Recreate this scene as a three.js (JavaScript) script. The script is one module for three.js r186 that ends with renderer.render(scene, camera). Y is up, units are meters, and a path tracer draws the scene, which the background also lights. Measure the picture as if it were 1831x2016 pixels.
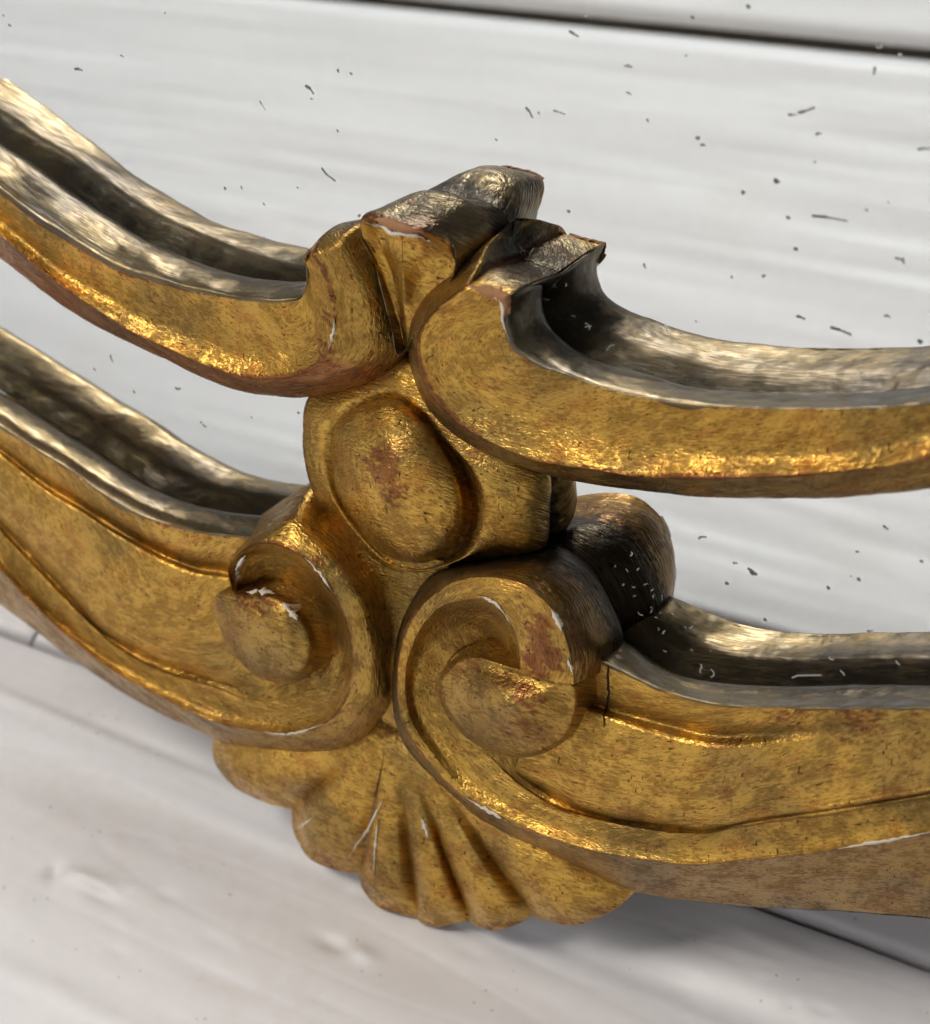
import * as THREE from 'three';
import { RectAreaLightUniformsLib } from 'three/addons/lights/RectAreaLightUniformsLib.js';
import { ImprovedNoise } from 'three/addons/math/ImprovedNoise.js';
import { MeshBVH, acceleratedRaycast } from 'three-mesh-bvh';

// ---------------------------------------------------------------- camera
// The looking glass leans back by LEAN. Its own axes: u along the rails, v up the glass, w out of the glass (towards the room).
const LEAN = THREE.MathUtils.degToRad(20);
const FW = new THREE.Vector3(-0.48068, -0.43450, -0.76168).normalize();       // view direction in u, v, w
const RT = new THREE.Vector3(0.84756, -0.00741, -0.53064); RT.addScaledVector(FW, -RT.dot(FW)).normalize();
const DN = new THREE.Vector3().crossVectors(FW, RT);
const EYE = new THREE.Vector3(0.17646, 0.15951, 0.27962), FPX = 3353.9;
const toWorld = (p) => p.clone().applyAxisAngle(new THREE.Vector3(1, 0, 0), -LEAN);
const FLOOR_Y = -0.1055;

const scene = new THREE.Scene();
const camera = new THREE.PerspectiveCamera(33.45, 930 / 1024, 0.02, 20);
camera.position.copy(toWorld(EYE));
camera.up.copy(toWorld(DN).negate());
camera.lookAt(toWorld(EYE.clone().add(FW)));
camera.focus = 0.35;
camera.userData.fStop = 18;
scene.add(camera);

// ---------------------------------------------------------------- light
const renderer = new THREE.WebGLRenderer({ antialias: true });
renderer.toneMapping = THREE.LinearToneMapping;
renderer.toneMappingExposure = 1.0;
renderer.shadowMap.enabled = true;
RectAreaLightUniformsLib.init();
scene.background = new THREE.Color().setRGB(0.085, 0.086, 0.088);

function tag(o, label, category, group, kind) {
  if (label) o.userData.label = label;
  if (category) o.userData.category = category;
  if (group) o.userData.group = group;
  if (kind) o.userData.kind = kind;
  return o;
}
function panel(name, label, category, pos, target, w, h, color, power, glow) {
  const g = new THREE.Group(); g.name = name;
  g.position.set(...pos); g.lookAt(...target);                                // +z towards the scene
  const pane = new THREE.Mesh(new THREE.BoxGeometry(w, h, 0.02), new THREE.MeshStandardMaterial({ color: 0xffffff, emissive: color, emissiveIntensity: glow, roughness: 0.6 }));
  pane.name = 'diffuser'; g.add(pane);
  const fm = new THREE.MeshStandardMaterial({ color: 0xcfcfca, roughness: 0.6 });
  for (const [x, y, sx, sy] of [[0, h / 2 + 0.03, w + 0.12, 0.06], [0, -h / 2 - 0.03, w + 0.12, 0.06], [w / 2 + 0.03, 0, 0.06, h], [-w / 2 - 0.03, 0, 0.06, h]]) {
    const f = new THREE.Mesh(new THREE.BoxGeometry(sx, sy, 0.05), fm); f.name = 'frame_bar'; f.position.set(x, y, 0); g.add(f);
  }
  const l = new THREE.RectAreaLight(color, power, w, h); l.position.z = 0.03; l.rotation.y = Math.PI; g.add(l);
  scene.add(g);
  tag(g, label, category);
  return g;
}
const cool = new THREE.Color().setRGB(0.93, 0.97, 1.0), warm = new THREE.Color().setRGB(1.0, 0.945, 0.86);
panel('window', 'broad bright skylight window high behind the leaning mirror', 'window', [-0.4, 2.1, -1.3], [0, 0, 0.1], 1.5, 1.0, cool, 9.4, 9.4);
panel('ceiling_lamp', 'warm flat ceiling lamp high in front of the mirror', 'lamp', [-0.75, 1.8, 0.72], [-0.05, 0, 0], 0.7, 0.7, warm, 9.3, 9.3);

// ---------------------------------------------------------------- helpers
const noise = new ImprovedNoise();
const N3 = (x, y, z) => noise.noise(x, y, z);
let seed = 7;
const rnd = () => { seed = (seed + 0x6d2b79f5) | 0; let t = Math.imul(seed ^ (seed >>> 15), 1 | seed); t = (t + Math.imul(t ^ (t >>> 7), 61 | t)) ^ t; return ((t ^ (t >>> 14)) >>> 0) / 4294967296; };
const clamp = (x, a = 0, b = 1) => Math.min(b, Math.max(a, x));
const smooth = (a, b, x) => { const t = clamp((x - a) / (b - a)); return t * t * (3 - 2 * t); };
const lerp = (a, b, t) => a + (b - a) * t;

// survey point -> u, v, w of the mirror (metres); w in mm above the glass
function S(x, y, w) {
  const d = FW.clone().addScaledVector(RT, (x - 915.5) / FPX).addScaledVector(DN, (y - 1008) / FPX);
  return EYE.clone().addScaledVector(d, (w / 1000 - EYE.z) / d.z);
}
const BASE = S(960, 1829, 3);
const baseWorld = toWorld(BASE); baseWorld.y = FLOOR_Y;
const baseLocal = baseWorld.clone().applyAxisAngle(new THREE.Vector3(1, 0, 0), LEAN);
const P = (x, y, w) => S(x, y, w).sub(baseLocal);
function F(x, y) {                                                            // survey point -> x, z on the floor
  const d = toWorld(FW.clone().addScaledVector(RT, (x - 915.5) / FPX).addScaledVector(DN, (y - 1008) / FPX));
  const c = camera.position, t = (FLOOR_Y - c.y) / d.y;
  return [c.x + d.x * t, c.z + d.z * t];
}

// tileable value noise
function lattice(px, py, s) {
  const a = new Float32Array(px * py); let k = s * 7919 + 13;
  for (let i = 0; i < a.length; i++) { k = (Math.imul(k, 1664525) + 1013904223) | 0; a[i] = ((k >>> 8) & 0xffff) / 65535; }
  return (x, y) => {
    x *= px; y *= py;
    let i = Math.floor(x), j = Math.floor(y); let fx = x - i, fy = y - j;
    fx = fx * fx * (3 - 2 * fx); fy = fy * fy * (3 - 2 * fy);
    i = ((i % px) + px) % px; j = ((j % py) + py) % py; const i1 = (i + 1) % px, j1 = (j + 1) % py;
    return lerp(lerp(a[j * px + i], a[j * px + i1], fx), lerp(a[j1 * px + i], a[j1 * px + i1], fx), fy);
  };
}
function tex(n, m, fill, srgb) {
  const d = new Uint8Array(n * m * 4), c = [0, 0, 0];
  for (let j = 0; j < m; j++) for (let i = 0; i < n; i++) {
    fill((i + 0.5) / n, (j + 0.5) / m, c);
    const o = (j * n + i) * 4;
    for (let k = 0; k < 3; k++) { let v = clamp(c[k]); if (srgb) v = v <= 0.0031308 ? v * 12.92 : 1.055 * Math.pow(v, 1 / 2.4) - 0.055; d[o + k] = v * 255 + 0.5; }
    d[o + 3] = 255;
  }
  const t = new THREE.DataTexture(d, n, m); t.wrapS = t.wrapT = THREE.RepeatWrapping; t.magFilter = THREE.LinearFilter; t.minFilter = THREE.LinearMipmapLinearFilter; t.generateMipmaps = true;
  if (srgb) t.colorSpace = THREE.SRGBColorSpace;
  t.needsUpdate = true; return t;
}

// ---------------------------------------------------------------- gilding
const TILE = 0.052;                                                           // one texture tile covers 52 mm
const nA = lattice(9, 9, 1), nB = lattice(21, 27, 2), nC = lattice(60, 150, 3), nD = lattice(140, 300, 4), nE = lattice(300, 300, 5), nF = lattice(64, 64, 6), nG = lattice(18, 120, 7), nI = lattice(11, 13, 9), nJ = lattice(130, 140, 10);
const SZ = 1024, scratch = new Float32Array(SZ * SZ), glint = new Float32Array(SZ * SZ);   // burnishing scratches (cut) and bright rubbed hairs
function scores(dst, count, len, wd, spread, slant) {
  for (let k = 0; k < count; k++) {
    let x = rnd() * SZ, y = rnd() * SZ, a = slant + (rnd() - 0.5) * spread + (rnd() < 0.15 ? 1.1 : 0); const l = len * (0.35 + rnd()), amp = 0.35 + rnd() * 0.65, bend = (rnd() - 0.5) * 0.03;
    for (let q = 0; q < l; q++) {
      x += Math.cos(a); y += Math.sin(a); a += bend;
      const e = Math.sin(Math.PI * q / l) * amp;
      for (let m = 0; m < wd; m++) { const i = ((Math.floor(x) % SZ) + SZ) % SZ, j = (((Math.floor(y) + m) % SZ) + SZ) % SZ; dst[j * SZ + i] = Math.max(dst[j * SZ + i], e); }
    }
  }
}
scores(scratch, 4200, 26, 1, 0.9, 0.05); scores(scratch, 700, 60, 1, 0.5, -0.05); scores(scratch, 260, 22, 2, 2.2, 0.4);
scores(glint, 3000, 18, 1, 0.9, -0.08); scores(glint, 500, 40, 1, 0.5, 0.1);
function gildSample(x, y) {
  const streak = nC(x, y) * 0.45 + nD(x, y) * 0.30 + nG(x, y) * 0.25;            // brush lines along the rails
  const grain = nE(x, y) * 0.45 + nJ(x, y) * 0.35 + nF(x, y) * 0.2;
  const leaf = nA(x, y) * 0.4 + nB(x, y) * 0.35 + nF(x, y) * 0.25;            // worn and whole leaf
  const o = Math.floor(y * SZ) * SZ + Math.floor(x * SZ);
  return { streak, grain, leaf, cut: scratch[o] || 0, hair: glint[o] || 0 };
}
const goldMap = tex(SZ, SZ, (x, y, c) => {
  const g = gildSample(x, y);
  let r = 0.90, gg = 0.88, b = 0.80;
  const worn = smooth(0.34, 0.66, g.leaf * 0.58 + g.streak * 0.32 + g.grain * 0.10);   // toned, dull leaf
  r = lerp(r, 0.55, worn); gg = lerp(gg, 0.52, worn); b = lerp(b, 0.48, worn);
  const dk = smooth(0.50, 0.76, g.streak * 0.7 + g.grain * 0.3) * 0.34; r *= 1 - dk * 0.72; gg *= 1 - dk * 0.82; b *= 1 - dk * 0.9;
  const ck = g.cut * 0.26; r *= 1 - ck * 0.8; gg *= 1 - ck * 0.9; b *= 1 - ck;
  const red = smooth(0.60, 0.70, nI(x + 0.2, y) * 0.55 + g.grain * 0.45); r = lerp(r, 0.5, red * 0.4); gg = lerp(gg, 0.26, red * 0.4); b = lerp(b, 0.3, red * 0.4);
  const sp = smooth(0.90, 0.96, nF(x + 0.5, y + 0.3)); r *= 1 - sp * 0.75; gg *= 1 - sp * 0.8; b *= 1 - sp * 0.8;
  const br = g.hair * 0.4 * (1 - worn * 0.4); r += br; gg += br * 0.95; b += br * 0.5;
  c[0] = r; c[1] = gg; c[2] = b;
}, true);
const goldRough = tex(SZ, SZ, (x, y, c) => {
  const g = gildSample(x, y);
  const worn = smooth(0.42, 0.64, g.leaf * 0.6 + g.streak * 0.4);
  c[0] = 0; c[1] = 0.33 + 0.25 * worn + 0.14 * (g.grain - 0.5) - g.hair * 0.06; c[2] = 0.97 - 0.22 * worn * smooth(0.5, 0.7, g.grain);
}, false);
const goldBump = tex(SZ, SZ, (x, y, c) => {
  const g = gildSample(x, y);
  c[0] = c[1] = c[2] = clamp(0.5 + (g.streak - 0.5) * 0.6 + (g.grain - 0.5) * 0.3 + (g.leaf - 0.5) * 0.6 - g.cut * 0.10 + g.hair * 0.08);
}, false);
const gilt = new THREE.MeshStandardMaterial({ vertexColors: true, map: goldMap, metalness: 1, metalnessMap: goldRough, roughness: 1, roughnessMap: goldRough, bumpMap: goldBump, bumpScale: 0.0003, side: THREE.DoubleSide });

const bronzeMap = tex(512, 512, (x, y, c) => {
  const s = nC(x, y) * 0.3 + nG(x, y) * 0.5 + nA(x, y) * 0.2, f = nE(x, y);
  const v = 0.9 - 0.13 * smooth(0.35, 0.75, s) - 0.08 * (f - 0.5) - 0.3 * smooth(0.86, 0.93, nF(x, y));
  const w = smooth(0.55, 0.7, nB(x, y)); c[0] = v; c[1] = v * lerp(1, 0.94, w); c[2] = v * lerp(1, 0.82, w);
}, true);
const bronzeRough = tex(512, 512, (x, y, c) => { c[0] = 0; c[1] = 0.31 + 0.12 * smooth(0.4, 0.65, nG(x, y) * 0.6 + nB(x, y) * 0.4) + 0.08 * (nE(x, y) - 0.5); c[2] = 0.92; }, false);
const bronzeBump = tex(512, 512, (x, y, c) => { c[0] = c[1] = c[2] = clamp(0.5 + (nG(x, y) - 0.5) * 0.6 + (nC(x, y) - 0.5) * 0.3 + (nA(x, y) - 0.5) * 0.5); }, false);
const bronze = new THREE.MeshStandardMaterial({ vertexColors: true, map: bronzeMap, metalness: 1, metalnessMap: bronzeRough, roughness: 1, roughnessMap: bronzeRough, bumpMap: bronzeBump, bumpScale: 0.000025, side: THREE.DoubleSide });
const TONE = {
  g: [0.68, 0.41, 0.092],   // gold leaf
  o: [0.52, 0.32, 0.078],     // toned, olive gold
  s: [0.20, 0.157, 0.094],    // silvered bronze paint on the inner sides
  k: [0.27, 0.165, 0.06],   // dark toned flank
  q: [0.36, 0.165, 0.065],   // red-brown leaf worn thin
  m: [0.085, 0.065, 0.04],  // shade of the undercut near the glass, painted into the colour
  r: [0.27, 0.075, 0.04],    // red bole under worn leaf
  b: [0.46, 0.285, 0.095],    // brown gold on the outer sides
  d: [0.055, 0.043, 0.029],     // bare back, with the shade beside the glass put into its colour
};
const AFTER = { r: 'g', rs: 's', rb: 'g', rk: 'g', sd: 'm' }, BEFORE = { r: 'g', rs: 'g', rb: 'b', rk: 'b', sd: 'm' }, RUB = { r: 0.95, rk: 0.8, rs: 0.6, rb: 1.25 };
const wornSpots = [];                                                         // [point, radius, amount]: places where the leaf is rubbed through to the red bole
const spot = (x, y, w, r, k) => wornSpots.push([P(x, y, w), r / 1000, k]);
spot(756, 925, 20, 6.5, 1); spot(775, 965, 20, 6, 0.85); spot(735, 985, 16, 4, 0.5); spot(870, 1000, 14, 3, 0.6); spot(720, 900, 16, 4, 0.6);
spot(1060, 1240, 24, 4.5, 1); spot(1075, 1285, 24, 5, 1.15); spot(1055, 1310, 24, 4, 1.1); spot(1030, 1200, 24, 4, 0.7); spot(1010, 1420, 24, 7, 0.6); spot(950, 1320, 22, 5, 0.5); spot(1040, 1370, 25, 5, 0.8); spot(930, 1320, 22, 6, 0.62); spot(985, 1345, 25, 6, 0.6); spot(1075, 1440, 22, 5, 0.55); spot(905, 1400, 20, 5, 0.5); spot(1000, 1450, 22, 6, 0.62); spot(990, 1470, 20, 5, 0.5);
spot(492, 1180, 20, 5, 0.9); spot(530, 1185, 21, 5, 0.8); spot(505, 1215, 21, 4, 0.7); spot(620, 1105, 22, 4, 0.7); spot(655, 1150, 22, 4, 0.6);
spot(1700, 1410, 14, 8, 0.7); spot(1560, 1408, 14, 7, 0.6); spot(1800, 1405, 14, 6, 0.5); spot(650, 690, 17, 5, 0.9); spot(655, 630, 17, 4, 0.8); spot(1480, 880, 12, 6, 0.5); spot(15, 400, 12, 6, 0.6);
for (const [x, y] of [[426, 1510], [500, 1572], [600, 1685], [655, 1708], [720, 1755], [770, 1792], [845, 1818], [960, 1828], [1010, 1822], [1100, 1818], [1160, 1816]]) spot(x, y, 5, 3.2, 0.85);
spot(470, 1545, 6, 6, 0.6); spot(640, 1695, 6, 6, 0.7); spot(735, 1740, 6, 5, 0.8); spot(1200, 1800, 6, 5, 0.7); spot(990, 1825, 6, 6, 0.5); spot(30, 1140, 12, 8, 0.5);

function catmull(pts, closed, n) {                                            // uniform in index, n samples
  const out = [], m = pts.length, seg = closed ? m : m - 1;
  const g = (i) => closed ? pts[((i % m) + m) % m] : i < 0 ? pts[0].clone().multiplyScalar(2).sub(pts[1]) : i >= m ? pts[m - 1].clone().multiplyScalar(2).sub(pts[m - 2]) : pts[i];
  for (let k = 0; k < n; k++) {
    const f = closed ? k / n * seg : k / (n - 1) * seg; let i = Math.floor(f); if (!closed && i >= seg) i = seg - 1; const t = f - i;
    const a = g(i - 1), b = g(i), c = g(i + 1), d = g(i + 2), t2 = t * t, t3 = t2 * t;
    const w0 = -0.5 * t3 + t2 - 0.5 * t, w1 = 1.5 * t3 - 2.5 * t2 + 1, w2 = -1.5 * t3 + 2 * t2 + 0.5 * t, w3 = 0.5 * t3 - 0.5 * t2;
    out.push(new THREE.Vector3(a.x * w0 + b.x * w1 + c.x * w2 + d.x * w3, a.y * w0 + b.y * w1 + c.y * w2 + d.y * w3, a.z * w0 + b.z * w1 + c.z * w2 + d.z * w3));
  }
  return out;
}
// carved surface through feature curves. rows: [tone, points, crease]; opts: closed (rings), step (mm), lead (length by which every row runs on past its first point)
function carve(name, parent, rows, { closed = false, step = 0.42, lead = 0, rough = 1, uvTurn = false, straight = false, fixed = 0, lag = 0, over = [], mat = gilt } = {}) {
  const R = rows.length, curves = rows.map(([, p]) => {
    const q = p.map((c) => c.isVector3 ? c : P(...c));
    if (lead) q.unshift(q[0].clone().addScaledVector(q[0].clone().sub(q[1]).normalize(), lead * 0.0095));
    if (lag) q.push(q[q.length - 1].clone().addScaledVector(q[q.length - 1].clone().sub(q[q.length - 2]), lag));
    return q;
  });
  const cnt = curves[0].length;
  curves.forEach((c, i) => { if (c.length !== cnt) throw new Error(name + ' row ' + i + ' has ' + c.length + ' not ' + cnt); });
  let len = 0; curves.forEach((c) => { let l = 0; for (let i = 1; i < c.length; i++) l += c[i].distanceTo(c[i - 1]); len = Math.max(len, l); });
  const nS = fixed || Math.max(12, Math.ceil(len / (step / 1000)));
  const dense = curves.map((c) => catmull(c, closed, nS));
  // across: parameters
  const spans = [];
  for (let r = 0; r < R - 1; r++) { let d = 0; for (let i = 0; i < nS; i += 4) d = Math.max(d, dense[r][i].distanceTo(dense[r + 1][i])); spans.push(Math.max(2, Math.ceil(d / (step / 1000)))); }
  const ts = []; for (let r = 0; r < R - 1; r++) for (let k = 0; k < spans[r]; k++) ts.push([r, k / spans[r]]); ts.push([R - 2, 1]);
  const nT = ts.length, nC = closed ? nS + 1 : nS;
  const pos = new Float32Array(nC * nT * 3), uv = new Float32Array(nC * nT * 2), mixRow = [];
  const crease = rows.map((r) => !!r[2]);
  const A = new THREE.Vector3(), B = new THREE.Vector3(), C = new THREE.Vector3(), D = new THREE.Vector3();
  let along = 0;
  for (let i = 0; i < nC; i++) {
    const ii = i % nS, mid = dense[Math.floor(R / 2)];
    if (i) along += mid[ii].distanceTo(mid[(i - 1) % nS]);
    let across = 0, last = null;
    for (let j = 0; j < nT; j++) {
      const [r, t] = ts[j];
      B.copy(dense[r][ii]); C.copy(dense[r + 1][ii]);
      if (r > 0 && !crease[r]) A.copy(dense[r - 1][ii]); else A.copy(B).multiplyScalar(2).sub(C);
      if (r + 2 < R && !crease[r + 1]) D.copy(dense[r + 2][ii]); else D.copy(C).multiplyScalar(2).sub(B);
      const t2 = t * t, t3 = t2 * t, k = 0.42;                                // cardinal
      const w0 = -k * t3 + 2 * k * t2 - k * t, w1 = (2 - k) * t3 + (k - 3) * t2 + 1, w2 = (k - 2) * t3 + (3 - 2 * k) * t2 + k * t, w3 = k * t3 - k * t2;
      const x = A.x * w0 + B.x * w1 + C.x * w2 + D.x * w3, y = A.y * w0 + B.y * w1 + C.y * w2 + D.y * w3, z = A.z * w0 + B.z * w1 + C.z * w2 + D.z * w3;
      const v = i * nT + j;
      pos[v * 3] = x; pos[v * 3 + 1] = y; pos[v * 3 + 2] = z;
      if (last) across += Math.hypot(x - last[0], y - last[1], z - last[2]);
      last = [x, y, z];
      uv[v * 2] = along / TILE; uv[v * 2 + 1] = across / TILE;
      if (uvTurn) { uv[v * 2] = x / TILE; uv[v * 2 + 1] = (y - z * 0.6) / TILE; }
    }
  }
  const idx = [];
  for (let i = 0; i < nC - 1; i++) for (let j = 0; j < nT - 1; j++) { const a = i * nT + j, b = a + nT; idx.push(a, b, a + 1, b, b + 1, a + 1); }
  const geo = new THREE.BufferGeometry();
  geo.setAttribute('position', new THREE.BufferAttribute(pos, 3)); geo.setAttribute('uv', new THREE.BufferAttribute(uv, 2)); geo.setIndex(idx);
  geo.computeVertexNormals();
  let nz = 0; const nor = geo.attributes.normal.array; for (let i = 2; i < nor.length; i += 3) nz += nor[i];
  if (nz < 0) { for (let i = 0; i < idx.length; i += 3) { const t = idx[i + 1]; idx[i + 1] = idx[i + 2]; idx[i + 2] = t; } geo.setIndex(idx); geo.computeVertexNormals(); }
  if (closed) for (let j = 0; j < nT; j++) { const a = j * 3, b = ((nC - 1) * nT + j) * 3; const n = new THREE.Vector3(nor[a] + nor[b], nor[a + 1] + nor[b + 1], nor[a + 2] + nor[b + 2]); n.normalize(); const q = geo.attributes.normal.array; q.set([n.x, n.y, n.z], a); q.set([n.x, n.y, n.z], b); }
  // hand-cut unevenness and colour
  const col = new Float32Array(pos.length), q = geo.attributes.normal.array;
  for (let i = 0; i < nC; i++) for (let j = 0; j < nT; j++) {
    const v = i * nT + j, o = v * 3, x = pos[o], y = pos[o + 1], z = pos[o + 2];
    const d = (N3(x * 70, y * 70, z * 70) * 0.34 + N3(x * 210 + 9, y * 210, z * 210) * 0.13 + N3(x * 620, y * 620 + 5, z * 620) * 0.045) * 0.001 * rough;
    if (straight) pos[o + 2] += d; else for (let k = 0; k < 3; k++) pos[o + k] += q[o + k] * d;
    const [r, t] = ts[j];
    const jit = N3(x * 260, y * 260, z * 260 + 3) * 0.35 + N3(x * 900, y * 900, z * 900) * 0.35;
    const m = smooth(0.3, 0.7, t + jit * 0.8), ta = TONE[AFTER[rows[r][0]] ?? rows[r][0]], tb = TONE[BEFORE[rows[r + 1][0]] ?? rows[r + 1][0]];
    let c0 = lerp(ta[0], tb[0], m), c1 = lerp(ta[1], tb[1], m), c2 = lerp(ta[2], tb[2], m);
    for (const [s0, s1, tone, r0, r1] of over) if (r >= r0 && r < r1) {
      const f = i / (nC - 1), k = smooth(s0 - 0.025, s0 + 0.025, f + jit * 0.03) * (1 - smooth(s1 - 0.02, s1 + 0.02, f + jit * 0.03)), tc = TONE[tone];
      c0 = lerp(c0, tc[0], k); c1 = lerp(c1, tc[1], k); c2 = lerp(c2, tc[2], k);
    }
    const ol = smooth(0.0, 0.5, N3(x * 45, y * 45, z * 45 + 8) + 0.4 * N3(x * 160, y * 160, z * 160)) * 0.75;
    c0 *= 1 - 0.38 * ol; c1 *= 1 - 0.33 * ol; c2 *= 1 - 0.1 * ol;
    let rd = 0;
    for (const [row, dist] of [[r, t], [r + 1, 1 - t]]) {                      // leaf rubbed off along a sharp edge
      const a = RUB[rows[row][0]]; if (!a) continue;
      const mm = dist * spans[r] * step, lo = clamp(0.5 + 0.8 * N3(x * 60 + row * 7, y * 60, z * 60));
      rd = Math.max(rd, a * (0.35 + 1.0 * lo) * (1 - smooth(0.1, 1.5 + 1.5 * lo, mm)));
    }
    for (const [p, rad, k] of wornSpots) { const e = Math.hypot(x - p.x, y - p.y, z - p.z) / rad; if (e < 1.6) rd = Math.max(rd, k * (1 - smooth(0.2, 1.6, e))); }
    if (rd > 0 && mat === gilt) {
      const n = 0.5 + 0.5 * N3(x * 330 + y * 120, y * 900, z * 500) + 0.35 * N3(x * 1100, y * 1300, z * 1100);
      const k = smooth(0.36, 0.68, rd * 0.75 + (n - 0.5) * 0.7) * 0.9;
      c0 = lerp(c0, 0.24, k * 0.85); c1 = lerp(c1, 0.07, k * 0.85); c2 = lerp(c2, 0.036, k * 0.85);
    }
    col[o] = c0; col[o + 1] = c1; col[o + 2] = c2;
  }
  geo.setAttribute('color', new THREE.BufferAttribute(col, 3));
  geo.attributes.position.needsUpdate = true; geo.computeVertexNormals();
  if (closed) { const w = geo.attributes.normal.array; for (let j = 0; j < nT; j++) { const a = j * 3, b = ((nC - 1) * nT + j) * 3; const n = new THREE.Vector3(w[a] + w[b], w[a + 1] + w[b + 1], w[a + 2] + w[b + 2]).normalize(); w.set([n.x, n.y, n.z], a); w.set([n.x, n.y, n.z], b); } }
  const mesh = new THREE.Mesh(geo, mat); mesh.name = name; mesh.castShadow = mesh.receiveShadow = true;
  parent.add(mesh);
  return mesh;
}
const W = (list, w) => list.map(([x, y, q], i) => [x, y, q ?? (Array.isArray(w) ? w[i] : w)]);
// a row straight back to the depth w from a row of [x, y, w]
const back = (row, w, du = 0, dv = 0) => row.map((c) => { const p = P(...c); p.z = w / 1000 - baseLocal.z; p.x += du / 1000; p.y += dv / 1000; return p; });

// ---------------------------------------------------------------- the mirror
const mirror = new THREE.Group(); mirror.name = 'gilt_mirror';
mirror.position.copy(baseWorld); mirror.rotation.x = -LEAN;
scene.add(mirror);
tag(mirror, 'antique carved gilt wood mirror standing on white floorboards, scrolled lower crest with shell', 'mirror');

// the rails stand deeper off the glass than the scroll ends: rail rows are raised along their length
const raise = (row, full, end, i0, i1) => row.map(([x, y, w], i) => [x, y, w + lerp(full, end, smooth(i0, i1, i))]);
// straight return of a scroll's end to the glass: replaces the last two points of every row
const ARCH = { b: -0.3, g: 0.9, rb: 0.7, rs: -0.3, s: -1.1, sd: -2.4, d: -3 };
function crest(row, dv = 0.6, db = -0.4, tone = 'g') {
  const r = row.slice(0, -2).map((c) => c.isVector3 ? c : P(...c)), e = r[r.length - 1], z0 = 0.12 / 1000 - baseLocal.z, arch = ARCH[tone] ?? 0;
  const a = e.clone(); a.z = lerp(z0, e.z, 0.6); a.y += (dv + arch) / 1000; const b = e.clone(); b.z = z0; b.y += (db + arch * 0.8) / 1000;
  return [...r, a, b];
}
// a row dipped just under the edge it starts from, so that two strips overlap
const tuck = (row, to, k) => row.map(([x, y, w], i) => { const [X, Y] = to[i]; return [lerp(x, X, k), lerp(y, Y, k), w - 0.9]; });
const crestBack = (r) => [...r, r[r.length - 1].clone(), r[r.length - 1].clone()];
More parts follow.
